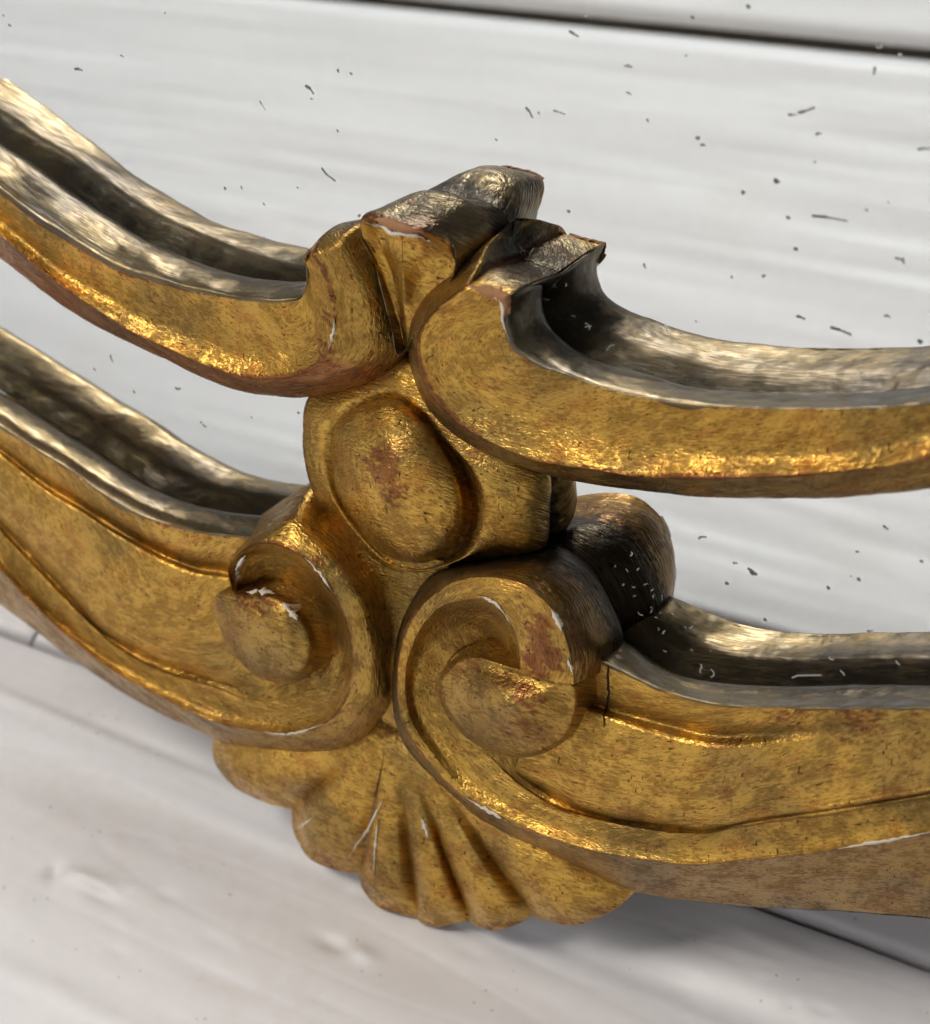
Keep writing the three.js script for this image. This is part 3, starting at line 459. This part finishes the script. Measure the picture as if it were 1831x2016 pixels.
  carve('volute_eye', body, [['o', back(e1, 9, 0.8, 0)], ['o', e1.map(([x, y, w], i) => [x + 2, y - 1, w - (i > 4 && i < 7 ? 0.8 : 2.6)])], ['o', e1.map(([x, y, w], i) => [lerp(1003, x, 0.978), lerp(1388, y, 0.978), w - (i > 4 && i < 7 ? 0 : 1.2)])], ['o', e1.map(([x, y, w], i) => [lerp(1003, x, 0.92), lerp(1388, y, 0.92), w + 0.3])], ['o', sc(0.81, 23.2, 0.9)], ['o', sc(0.64, 24.8, 0.8)], ['o', sc(0.36, 26.4)], ['o', sc(0.13, 27.1)], ['o', sc(0.01, 27.3)]], { closed: true, uvTurn: true });
}

// shell: six flutes fanning out under the volutes
{
  const shell = new THREE.Group(); shell.name = 'shell'; mirror.add(shell);
  const root = [[640, 1470], [728, 1462], [756, 1476], [778, 1488], [804, 1492], [836, 1504], [905, 1560]];
  const val = [[420, 1440], [576, 1592], [708, 1718], [822, 1805], [925, 1813], [1047, 1802], [1258, 1748]];
  const tip = [[[424, 1500], [468, 1552], [528, 1580]], [[580, 1640], [610, 1690], [668, 1714]], [[714, 1748], [745, 1784], [790, 1799]], [[833, 1817], [862, 1824], [903, 1816]], [[943, 1824], [978, 1831], [1022, 1817]], [[1072, 1810], [1137, 1821], [1212, 1789]]];
  const nW = [10.5, 10.5, 10, 10, 10, 10, 10.5];
  for (let k = 0; k < 6; k++) {
    const cols = [[root[k], val[k], 0], [null, tip[k][0], 0.25], [null, tip[k][1], 0.5], [null, tip[k][2], 0.75], [root[k + 1], val[k + 1], 1]];
    const rows = cols.map(([, e, s]) => {
      const r = [lerp(root[k][0], root[k + 1][0], s), lerp(root[k][1], root[k + 1][1], s)], h = Math.sin(Math.PI * s), hollow = k < 2 ? 0.85 : 1;
      const at = (t, w) => [lerp(r[0], e[0], t), lerp(r[1], e[1], t), w];
      const lift = k < 2 ? 1.2 : 0;
      return ['g', [[r[0], r[1] - 70, 6], at(0, 9.6 + h * 0.2), at(0.3, 9.2 + lift * 0.6 + h * 1.3 * hollow), at(0.6, 7.4 + lift + h * 4.4 * hollow), at(0.86, 5.4 + lift + h * 5.0 * hollow), at(0.97, 4.6 + h * 2.0), at(1, 3.4 + h * 0.8), P(lerp(r[0], e[0], 0.93) + 18, lerp(r[1], e[1], 0.93) - 8, 0.6)]];
    });
    carve('flute', shell, rows, { uvTurn: true, step: 0.38, straight: true, fixed: 130 });
  }
}

// chips where the gesso has broken away
const gesso = new THREE.MeshStandardMaterial({ color: new THREE.Color().setRGB(0.62, 0.56, 0.46), roughness: 0.85 });
const bole = new THREE.MeshStandardMaterial({ color: new THREE.Color().setRGB(0.30, 0.14, 0.06), roughness: 0.8 });
const hostOf = {};
const caster = new THREE.Raycaster();
function ribbon(name, parent, mat, pts, width, wob = 0.4) {                   // an uneven flake lying on the carving along a worn edge
  mirror.updateMatrixWorld(true);
  const c = catmull(pts.map((p) => P(...p)), false, Math.max(8, pts.length * 7)), pos = [], idx = [], pts7 = [];
  const n = new THREE.Vector3(0.3, 0.45, 0.8).normalize(), nw = n.clone().transformDirection(mirror.matrixWorld).negate(), o = new THREE.Vector3();
  parent.traverse((m) => { if (m.material === gilt && !m.geometry.boundsTree) { m.geometry.boundsTree = new MeshBVH(m.geometry); m.raycast = acceleratedRaycast; } });
  const settle = (q) => {
    o.copy(q).addScaledVector(n, 0.004).applyMatrix4(mirror.matrixWorld);
    caster.set(o, nw); caster.far = 0.009;
    const hit = caster.intersectObject(parent, true).find((h) => h.object.material === gilt);
    return hit ? mirror.worldToLocal(hit.point.clone()).sub(q).dot(n) : null;
  };
  c.forEach((p, i) => {
    const t = c[Math.min(i + 1, c.length - 1)].clone().sub(c[Math.max(i - 1, 0)]).normalize(), s = new THREE.Vector3().crossVectors(n, t).normalize();
    const e = Math.sin(Math.PI * clamp(i / (c.length - 1), 0.04, 0.96)), h = width / 2000 * e;
    const a = h * (1 + wob * 2 * N3(p.x * 700, p.y * 700, 1) + wob * N3(p.x * 2100, p.y * 2100, 3)), b = h * (1 + wob * 2 * N3(p.x * 700, p.y * 700, 7) + wob * N3(p.x * 2100, p.y * 2100, 9));
    for (const [k, l] of [[-a, -0.0002], [-a * 0.85, 0.00025], [-a * 0.45, 0.0004], [0, 0.00045], [b * 0.45, 0.0004], [b * 0.85, 0.00025], [b, -0.0002]]) { const q = p.clone().addScaledVector(s, k); pts7.push([q, settle(q), l]); }
    if (i) for (let k = 0; k < 6; k++) { const m = (i - 1) * 7 + k; idx.push(m, m + 7, m + 1, m + 7, m + 8, m + 1); }
  });
  pts7.forEach(([q, d, l], v) => {                                            // keep to the highest of the neighbours, then ease
    const near = [v - 14, v - 8, v - 7, v - 6, v - 1, v, v + 1, v + 6, v + 7, v + 8, v + 14].filter((k) => pts7[k] && Math.abs(k % 7 - v % 7) < 2).map((k) => pts7[k][1]).filter((k) => k !== null).sort((a, b) => a - b);
    const top = near.length ? near[near.length >> 1] : -0.0005;
    q = q.clone().addScaledVector(n, clamp(d ?? top, top, top + 0.00025) + l + (mat === bole ? 0.0003 : 0)); pos.push(q.x, q.y, q.z);
  });
  const g = new THREE.BufferGeometry(); g.setAttribute('position', new THREE.Float32BufferAttribute(pos, 3)); g.setIndex(idx); g.computeVertexNormals();
  const m = new THREE.Mesh(g, mat); m.name = name; m.material.side = THREE.DoubleSide; m.castShadow = m.receiveShadow = true; parent.add(m); return m;
}

const kids = mirror.children, find = (n, k = 0) => kids.filter((c) => c.name === n)[k];
const LL = find('lower_rail', 0), LR = find('lower_rail', 1), UL = find('upper_rail', 0), UR = find('upper_rail', 1), SHELL = find('shell');
ribbon('bare_patch', keystone, bole, [[722, 433, 22.4], [755, 438, 23.2], [790, 449, 23.4], [836, 459, 22.2]], 2.0);
ribbon('gesso_chip', keystone, gesso, [[715, 434, 22], [750, 442, 23], [774, 456, 23.4], [808, 460, 23.2], [838, 465, 21.8]], 1.2);
ribbon('bare_patch', UR, bole, [[925, 561, 19.6], [955, 571, 19.8], [985, 579, 19.6], [998, 600, 19.4], [993, 622, 19]], 2.4);
ribbon('gesso_chip', UR, gesso, [[924, 564, 19.6], [960, 577, 19.8], [982, 587, 19.6], [989, 610, 19.2], [989, 634, 18.9], [1003, 670, 18.3]], 1.0);
ribbon('gesso_chip', LL, gesso, [[454, 1144, 21.5], [462, 1118, 21.6], [482, 1094, 21.7]], 1.3);
ribbon('gesso_chip', LL, gesso, [[560, 1186, 20.9], [578, 1203, 20.6], [592, 1220, 20.3]], 2.0);
ribbon('gesso_chip', LL, gesso, [[482, 1166, 21.2], [510, 1163, 20.9], [538, 1169, 20.7]], 1.0, 0.9);
ribbon('gesso_chip', LL, gesso, [[600, 1098, 21.6], [626, 1126, 21.5], [655, 1166, 21.1]], 0.7, 0.9);
ribbon('gesso_chip', LL, gesso, [[520, 1441, 16.6], [569, 1445, 16.8], [637, 1426, 17.4]], 0.6, 0.9);
ribbon('gesso_chip', LR, gesso, [[1085, 1199, 24.5], [1097, 1222, 24.6], [1106, 1243, 24.4]], 1.3);
ribbon('gesso_chip', LR, gesso, [[938, 1172, 23.1], [962, 1180, 23.6], [985, 1200, 23.8], [1004, 1232, 23.8]], 0.7, 0.9);
ribbon('gesso_chip', LR, gesso, [[1118, 1296, 24], [1128, 1328, 23.5]], 0.7, 0.9);
ribbon('gesso_chip', LR, gesso, [[918, 1570, 16.6], [960, 1596, 16.6], [1002, 1620, 16.6]], 0.9, 0.9);
ribbon('gesso_chip', LR, gesso, [[1650, 1671, 15.8], [1740, 1656, 15.8], [1831, 1638, 15.8]], 0.8, 0.8);
ribbon('gesso_chip', UL, gesso, [[657, 626, 20], [656, 655, 19.6], [648, 688, 18.8]], 0.7, 0.9);
ribbon('gesso_chip', SHELL, gesso, [[758, 1571, 9.6], [730, 1622, 9.2], [690, 1687, 6.8]], 0.7, 0.9);
ribbon('gesso_chip', SHELL, gesso, [[750, 1612, 9], [745, 1665, 8.6], [742, 1722, 8]], 0.6, 0.9);
ribbon('gesso_chip', SHELL, gesso, [[584, 1632, 6], [604, 1620, 7.6], [622, 1606, 9]], 0.7, 0.9);
ribbon('gesso_chip', SHELL, gesso, [[830, 1610, 10.4], [836, 1626, 10.4], [846, 1650, 10]], 0.9, 1);
const crackMat = new THREE.MeshStandardMaterial({ color: new THREE.Color().setRGB(0.012, 0.008, 0.005), roughness: 1 });
ribbon('crack', LR, crackMat, [[1210, 1290, 12], [1198, 1303, 16.6], [1194, 1340, 16.4], [1197, 1370, 15.8], [1191, 1397, 14], [1189, 1432, 16.4]], 0.55, 0.7);

// looking glass with its foxing
{
  const U0 = -0.24, V0 = -0.14, SPAN = 0.42, n = 2048;
  const cv = document.createElement('canvas'); cv.width = cv.height = n;
  const cx = cv.getContext('2d'); cx.fillStyle = '#f2f3ee'; cx.fillRect(0, 0, n, n);
  const cr = document.createElement('canvas'); cr.width = cr.height = n;
  const rx = cr.getContext('2d'); rx.fillStyle = 'rgb(0,4,255)'; rx.fillRect(0, 0, n, n);
  const uvOf = (x, y) => { const p = S(x, y, 0); return [(p.x - U0) / SPAN * n, (1 - (p.y - V0) / SPAN) * n]; };
  const stroke = (pts, wd, colr, rough) => {
    for (const [ctx, c] of [[cx, colr], [rx, rough]]) {
      ctx.strokeStyle = c; ctx.lineCap = 'round'; ctx.lineJoin = 'round'; ctx.lineWidth = wd; ctx.beginPath();
      pts.forEach((p, i) => { const q = uvOf(...p); if (i) ctx.lineTo(...q); else ctx.moveTo(...q); }); ctx.stroke();
    }
  };
  const dark = 'rgb(84,82,80)', dr = 'rgb(0,150,0)';
  // [x, y, dx, dy, width]
  const fox = [[148, 136, 14, 3, 3], [603, 170, 14, 14, 3.4], [512, 200, 10, 16, 1.6], [634, 332, 26, 24, 3.4], [1122, 62, 16, 10, 2.6], [1236, 128, 8, 4, 2], [1036, 213, 12, 18, 3], [1090, 218, 22, 7, 1.6], [1573, 222, 30, -10, 3], [1553, 226, 14, 0, 2], [1722, 134, -2, 12, 2.6], [1600, 425, 68, 10, 2.4], [1527, 356, 6, 2, 5], [1462, 378, 4, 1, 3.6], [1570, 623, 14, 5, 3], [1637, 645, 38, 14, 3.2], [1778, 510, 2, 8, 3], [1764, 508, 14, 2, 2.4], [1118, 416, 4, 0, 3], [1808, 294, 22, -1, 2.4], [218, 700, 4, 12, 4], [346, 764, 9, 1, 4], [400, 836, 6, 4, 3], [395, 832, 2, 1, 2], [264, 770, 2, 4, 2.4], [186, 726, 2, 3, 2.6], [1480, 1126, 8, 4, 7], [1474, 1120, 6, 4, 4], [1430, 1148, 3, 1, 4], [1376, 1060, 14, -3, 2.4], [1444, 1108, 7, 1, 2.6], [1630, 1156, 3, 2, 4], [1690, 1140, 2, 3, 4], [1686, 1086, 4, 0, 2.6], [1740, 1036, 8, 6, 2.4], [1505, 1220, 3, 2, 4], [1812, 1104, 4, 0, 2.6], [1708, 1242, 10, -1, 2], [520, 468, -4, 16, 1.8], [18, 50, 4, 1, 3], [6, 30, 2, 2, 2], [238, 110, 5, 2, 2], [666, 138, 1, 4, 2.6], [442, 370, 1, 4, 2.6], [475, 368, 1, 4, 2.6], [706, 425, 3, -2, 3], [1372, 272, 4, -2, 3.4], [1380, 286, 8, 1, 2], [1274, 236, 2, 3, 2.6], [1230, 130, 5, 2, 2], [1362, 34, 3, 2, 3], [1472, 12, 4, 1, 3.4], [1730, 90, 2, 2, 4], [1565, 490, 4, 1, 4], [1502, 545, 4, -2, 3], [1440, 545, 1, 3, 2], [1268, 520, 3, 8, 2], [1742, 622, 10, 3, 2.2], [1810, 672, 4, 1, 5], [630, 880, 2, 3, 2], [714, 1001, 2, 3, 2], [1608, 264, 8, -1, 2.6], [1550, 428, 3, 1, 3], [1234, 182, 8, 4, 2]];
  for (const [x, y, dx, dy, w] of fox) {
    const p = [[x, y], [x + dx * 0.4 + (rnd() - 0.5) * 4, y + dy * 0.4 + (rnd() - 0.5) * 4], [x + dx, y + dy]];
    stroke(p, w * 0.42, dark, dr); stroke([p[0], p[1]], w * (0.45 + 0.35 * rnd()), dark, dr);
  }
  for (let i = 0; i < 36; i++) { const x = rnd() * 1831, y = rnd() * 1300; stroke([[x, y], [x + 1 + rnd() * 2, y + rnd() * 2]], 0.8 + rnd() * 1.2, 'rgb(120,118,114)', 'rgb(0,120,90)'); }
  // pale hairline scratches in the silvering beside the right scrolls
  const pale = 'rgba(150,150,142,0.75)', pr = 'rgb(0,150,0)';
  const hair = (x, y, len, w) => { const pts = [[x, y]]; let a = rnd() * 6.28; for (let i = 0; i < 3; i++) { a += (rnd() - 0.5) * 2.2; x += Math.cos(a) * len / 3; y += Math.sin(a) * len / 3; pts.push([x, y]); } stroke(pts, w, pale, pr); };
  for (let i = 0; i < 24; i++) { const t = rnd(), x = lerp(960, 1200, t) + (rnd() - 0.5) * 30, y = lerp(425, 690, t) + (rnd() - 0.5) * 46; hair(x, y, 5 + rnd() * 15, 0.45 + rnd() * 0.7); }
  for (let i = 0; i < 22; i++) { const t = Math.pow(rnd(), 0.8), x = lerp(1215, 1325, t) + (rnd() + rnd() - 1) * 44, y = lerp(1080, 1270, t) + (rnd() - 0.5) * 70; hair(x, y, 3 + rnd() * rnd() * 14, 0.35 + rnd() * 0.6); }
  for (const [x, y, l] of [[1380, 1308, 18], [1400, 1318, 20], [1655, 1320, 12], [1770, 1308, 9], [1640, 1298, 10], [1310, 640, 14]]) hair(x, y, l, 1.1);
  stroke([[1560, 1334], [1570, 1330], [1616, 1329]], 1.3, pale, pr);
  const t1 = new THREE.CanvasTexture(cv); t1.colorSpace = THREE.SRGBColorSpace; const t2 = new THREE.CanvasTexture(cr);
  const low = [[-100, 880], [0, 960], [150, 1080], [300, 1190], [450, 1280], [600, 1330], [760, 1330], [900, 1330], [1100, 1380], [1300, 1440], [1500, 1480], [1900, 1460], [2150, 1440]].map(([x, y]) => S(x, y, 0));
  const outline = [new THREE.Vector3(-0.55, 0.16, 0), new THREE.Vector3(-0.3, 0.06, 0), ...low, new THREE.Vector3(0.3, 0.02, 0), new THREE.Vector3(0.5, 0.12, 0), new THREE.Vector3(0.5, 0.42, 0), new THREE.Vector3(-0.55, 0.42, 0)];
  const sh = new THREE.Shape(outline.map((p) => new THREE.Vector2(p.x, p.y)));
  const g = new THREE.ShapeGeometry(sh), pa = g.attributes.position, ua = g.attributes.uv;
  for (let i = 0; i < pa.count; i++) { const x = pa.getX(i), y = pa.getY(i); ua.setXY(i, (x - U0) / SPAN, (y - V0) / SPAN); pa.setXYZ(i, x - baseLocal.x, y - baseLocal.y, -baseLocal.z); }
  const glass = new THREE.Mesh(g, new THREE.MeshStandardMaterial({ map: t1, metalness: 1, metalnessMap: t2, roughness: 1, roughnessMap: t2 }));
  glass.name = 'mirror_glass'; mirror.add(glass); tag(glass, 'old silvered glass with dark foxing flecks and fine scratches');
  const bk = new THREE.ExtrudeGeometry(sh, { depth: 0.004, bevelEnabled: false }); bk.translate(-baseLocal.x, -baseLocal.y, -baseLocal.z - 0.0052);
  const board = new THREE.Mesh(bk, new THREE.MeshStandardMaterial({ color: new THREE.Color().setRGB(0.12, 0.08, 0.05), roughness: 0.8 })); board.name = 'backboard'; mirror.add(board);
}

// ---------------------------------------------------------------- floor of white painted boards
const paintNoiseA = lattice(6, 40, 21), paintNoiseB = lattice(30, 260, 22), paintNoiseC = lattice(180, 180, 23), paintNoiseD = lattice(14, 14, 24), paintNoiseE = lattice(5, 120, 25), paintNoiseF = lattice(520, 520, 26);
const paintMap = tex(1024, 1024, (x, y, c) => {
  const s = paintNoiseB(x, y), p = paintNoiseD(x, y), f = paintNoiseC(x, y);
  let v = 0.64 + (paintNoiseA(x, y) - 0.5) * 0.025 + (s - 0.5) * 0.02 + (f - 0.5) * 0.02;
  const dirt = smooth(0.62, 0.8, p * 0.6 + f * 0.4) * 0.035; const fleck = smooth(0.975, 0.992, paintNoiseF(x, y)) * 0.5;
  c[0] = v * (1 - dirt) * (1 - fleck) * 1.0; c[1] = v * (1 - dirt * 1.2) * (1 - fleck) * 0.972; c[2] = v * (1 - dirt * 1.8) * (1 - fleck) * 0.985;
}, true);
const paintRough = tex(512, 512, (x, y, c) => { c[0] = 0; c[1] = 0.42 + paintNoiseD(x, y) * 0.14 + (paintNoiseC(x, y) - 0.5) * 0.06; c[2] = 0; }, false);
const paintBump = tex(1024, 1024, (x, y, c) => { c[0] = c[1] = c[2] = clamp(0.5 + (paintNoiseE(x, y) - 0.5) * 0.5 + (paintNoiseA(x, y) - 0.5) * 0.5 + (paintNoiseC(x, y) - 0.5) * 0.08); }, false);
const paint = new THREE.MeshStandardMaterial({ map: paintMap, roughness: 1, roughnessMap: paintRough, bumpMap: paintBump, bumpScale: 0.0004 });
const floor = new THREE.Group(); floor.name = 'floor'; scene.add(floor); tag(floor, null, null, null, 'structure');
const sub = new THREE.Mesh(new THREE.BoxGeometry(6, 0.02, 5), new THREE.MeshStandardMaterial({ color: new THREE.Color().setRGB(0.05, 0.04, 0.03), roughness: 0.9 }));
sub.name = 'subfloor'; sub.position.set(0, FLOOR_Y - 0.045, 0.5); floor.add(sub);
const dents = [];
function floorboard(x0, x1, z0, z1, nx, nz, relief) {
  const pos = [], uv = [], idx = [], top = (x, z) => {
    let h = FLOOR_Y;
    const e = Math.min(z - z0, z1 - z), ex = Math.min(x - x0, x1 - x);
    h -= 0.0012 * Math.pow(1 - clamp(e / 0.0025), 2) + 0.0016 * Math.pow(1 - clamp(ex / 0.004), 2);
    if (relief) {
      h += (N3(x * 3, z * 24, 2) * 0.36 + N3(x * 6 + 4, z * 60, 5) * 0.12 + N3(x * 55, z * 80, 9) * 0.08 + N3(x * 220, z * 260, 3) * 0.03 - 0.12 * Math.pow(1 - Math.min(1, Math.abs(N3(x * 5 + 1, z * 40, 31)) * 20), 2)) * 0.0012 - 0.0006;
      for (const [dx, dz, r, a, sx, sz] of dents) { const q = ((x - dx) * sx) ** 2 + ((z - dz) * sz) ** 2; if (q < r * r * 9) h += a * Math.exp(-q / (r * r)); }
    }
    return h;
  };
  const a0 = Math.max(x0, -0.25), a1 = Math.min(x1, 0.17), xs = [];          // fine steps where the board lies in view
  for (let k = 0; k <= nx; k++) xs.push(k < nx * 0.05 ? lerp(x0, a0, k / (nx * 0.05)) : k > nx * 0.95 ? lerp(a1, x1, (k - nx * 0.95) / (nx * 0.05)) : lerp(a0, a1, (k - nx * 0.05) / (nx * 0.9)));
  for (let j = 0; j <= nz; j++) for (let i = 0; i <= nx; i++) {
    const fz = j / nz, x = xs[i], z = lerp(z0, z1, fz);
    pos.push(x, top(x, z), z); uv.push(x / 0.5, z / 0.5 + x0 * 3.7);
    if (i < nx && j < nz) { const a = j * (nx + 1) + i; idx.push(a, a + nx + 1, a + 1, a + 1, a + nx + 1, a + nx + 2); }
  }
  const ring = []; for (let i = 0; i <= nx; i++) ring.push(i); for (let j = 1; j <= nz; j++) ring.push(j * (nx + 1) + nx); for (let i = nx - 1; i >= 0; i--) ring.push(nz * (nx + 1) + i); for (let j = nz - 1; j >= 0; j--) ring.push(j * (nx + 1));
  const b0 = pos.length / 3; ring.forEach((k) => { pos.push(pos[k * 3], FLOOR_Y - 0.03, pos[k * 3 + 2]); uv.push(uv[k * 2], uv[k * 2 + 1] + 0.06); });
  for (let k = 0; k < ring.length - 1; k++) idx.push(ring[k], ring[k + 1], b0 + k, ring[k + 1], b0 + k + 1, b0 + k);
  const g = new THREE.BufferGeometry(); g.setAttribute('position', new THREE.Float32BufferAttribute(pos, 3)); g.setAttribute('uv', new THREE.Float32BufferAttribute(uv, 2)); g.setIndex(idx); g.computeVertexNormals();
  const m = new THREE.Mesh(g, paint); m.name = 'floorboard'; m.receiveShadow = m.castShadow = true; floor.add(m); return m;
}
{
  const dent = (x, y, r, a, sx = 1, sz = 1) => { const [fx, fz] = F(x, y); dents.push([fx, fz, r / 1000, a / 1000, sx, sz]); };
  dent(165, 1735, 4.5, 2.2, 0.55, 1.3); dent(105, 1712, 2.6, -1.9); dent(185, 1756, 2.4, -1.8, 0.35, 1.3); dent(30, 1790, 6, 1.0); dent(705, 1873, 3, 1.5, 0.6, 1.4); dent(660, 1858, 2.6, -1.3, 0.4, 1.4);
  dent(1330, 1930, 14, -1.4, 0.22, 3); dent(1180, 1880, 14, -1.3, 0.22, 3); dent(1250, 1990, 14, 1.0, 0.2, 2); dent(60, 1385, 9, 1.3, 0.18, 4); dent(260, 1455, 9, -1.2, 0.2, 4); dent(560, 1660, 10, 0.8, 0.2, 3); dent(120, 1960, 10, 0.9, 0.2, 3); dent(420, 1920, 6, -0.7, 0.5, 2);
  for (let i = 0; i < 70; i++) { const a = rnd(); dent(rnd() * 1831, 1350 + rnd() * 660, 1.2 + rnd() * 3, (a < 0.5 ? -1 : 1) * (0.15 + 0.3 * rnd()), 0.4 + rnd() * 0.6, 1 + rnd()); }
}
const seamZ = F(1680, 1842)[1];
const butt = F(40, 1267)[0];
floorboard(-0.95, 0.75, seamZ + 0.0012, seamZ + 0.205, 600, 240, true);
floorboard(butt + 0.0008, 0.95, seamZ - 0.2, seamZ - 0.0004, 300, 60, true);
floorboard(butt - 1.2, butt - 0.0008, seamZ - 0.2, seamZ - 0.0004, 200, 60, true);
floorboard(-1.2, 0.4, seamZ + 0.2065, seamZ + 0.41, 160, 40, true);
floorboard(-1.4, 0.9, seamZ - 0.401, seamZ - 0.2012, 60, 12, false);

// low painted ledge added unseen behind the mirror, to block light under the rails
{
  const blocker = new THREE.Group(); blocker.name = 'blocker'; blocker.position.set(0.05, FLOOR_Y, -0.069); scene.add(blocker); tag(blocker, 'low white ledge added unseen behind the mirror to block light', 'blocker');
  const a = new THREE.Mesh(new THREE.BoxGeometry(1.3, 0.106, 0.11), paint); a.name = 'blocker_body'; a.position.set(0, 0.053, 0); blocker.add(a);
  const b = new THREE.Mesh(new THREE.BoxGeometry(1.3, 0.012, 0.106), paint); b.name = 'blocker_top'; b.position.set(0, 0.112, -0.004); blocker.add(b);
}

// ---------------------------------------------------------------- boarded wall opposite, seen in the glass
const WALL_Z = 0.48;
{
  const wall = new THREE.Group(); wall.name = 'boarded_wall'; wall.position.set(-0.5, FLOOR_Y, WALL_Z); scene.add(wall);
  tag(wall, 'white painted wide-boarded wall reflected in the mirror glass, dark joint between boards', 'wall');
  const backing = new THREE.Mesh(new THREE.BoxGeometry(3.2, 0.46, 0.02), new THREE.MeshStandardMaterial({ color: new THREE.Color().setRGB(0.22, 0.18, 0.13), roughness: 0.9 }));
  backing.name = 'backing'; backing.position.set(0, 0.23, 0.035); wall.add(backing);
  const seamY = 0.287;
  const wm = paint.clone(); wm.bumpScale = 0.0015;
  for (const [y0, y1] of [[0.002, seamY - 0.0025], [seamY + 0.003, 0.46]]) {
    const g = new THREE.BufferGeometry(), pos = [], uv = [], idx = [], nx = 420, ny = 150;
    for (let j = 0; j <= ny; j++) for (let i = 0; i <= nx; i++) {
      const x = lerp(-1.6, 1.6, i / nx), y = lerp(y0, y1, j / ny), e = Math.min(y - y0, y1 - y);
      const patch = smooth(-0.35, 0.35, N3(x * 3.1 + 2, y * 9, 21)), h = (N3(x * 3, y * 30 + x * 2, 11) * 0.5 + N3(x * 7, y * 75 + x * 3, 14) * 0.5 * patch + N3(x * 14, y * 170, 17) * 0.25 * patch) * 0.0021;
      pos.push(x, y, 0.006 * Math.pow(1 - clamp(e / 0.008), 2) - h); uv.push(x / 0.7, y / 0.7);
      if (i < nx && j < ny) { const a = j * (nx + 1) + i; idx.push(a, a + nx + 1, a + 1, a + 1, a + nx + 1, a + nx + 2); }
    }
    g.setAttribute('position', new THREE.Float32BufferAttribute(pos, 3)); g.setAttribute('uv', new THREE.Float32BufferAttribute(uv, 2)); g.setIndex(idx); g.computeVertexNormals();
    const m = new THREE.Mesh(g, wm); m.name = 'wall_board'; m.receiveShadow = m.castShadow = true; wall.add(m);
  }
}

renderer.render(scene, camera);
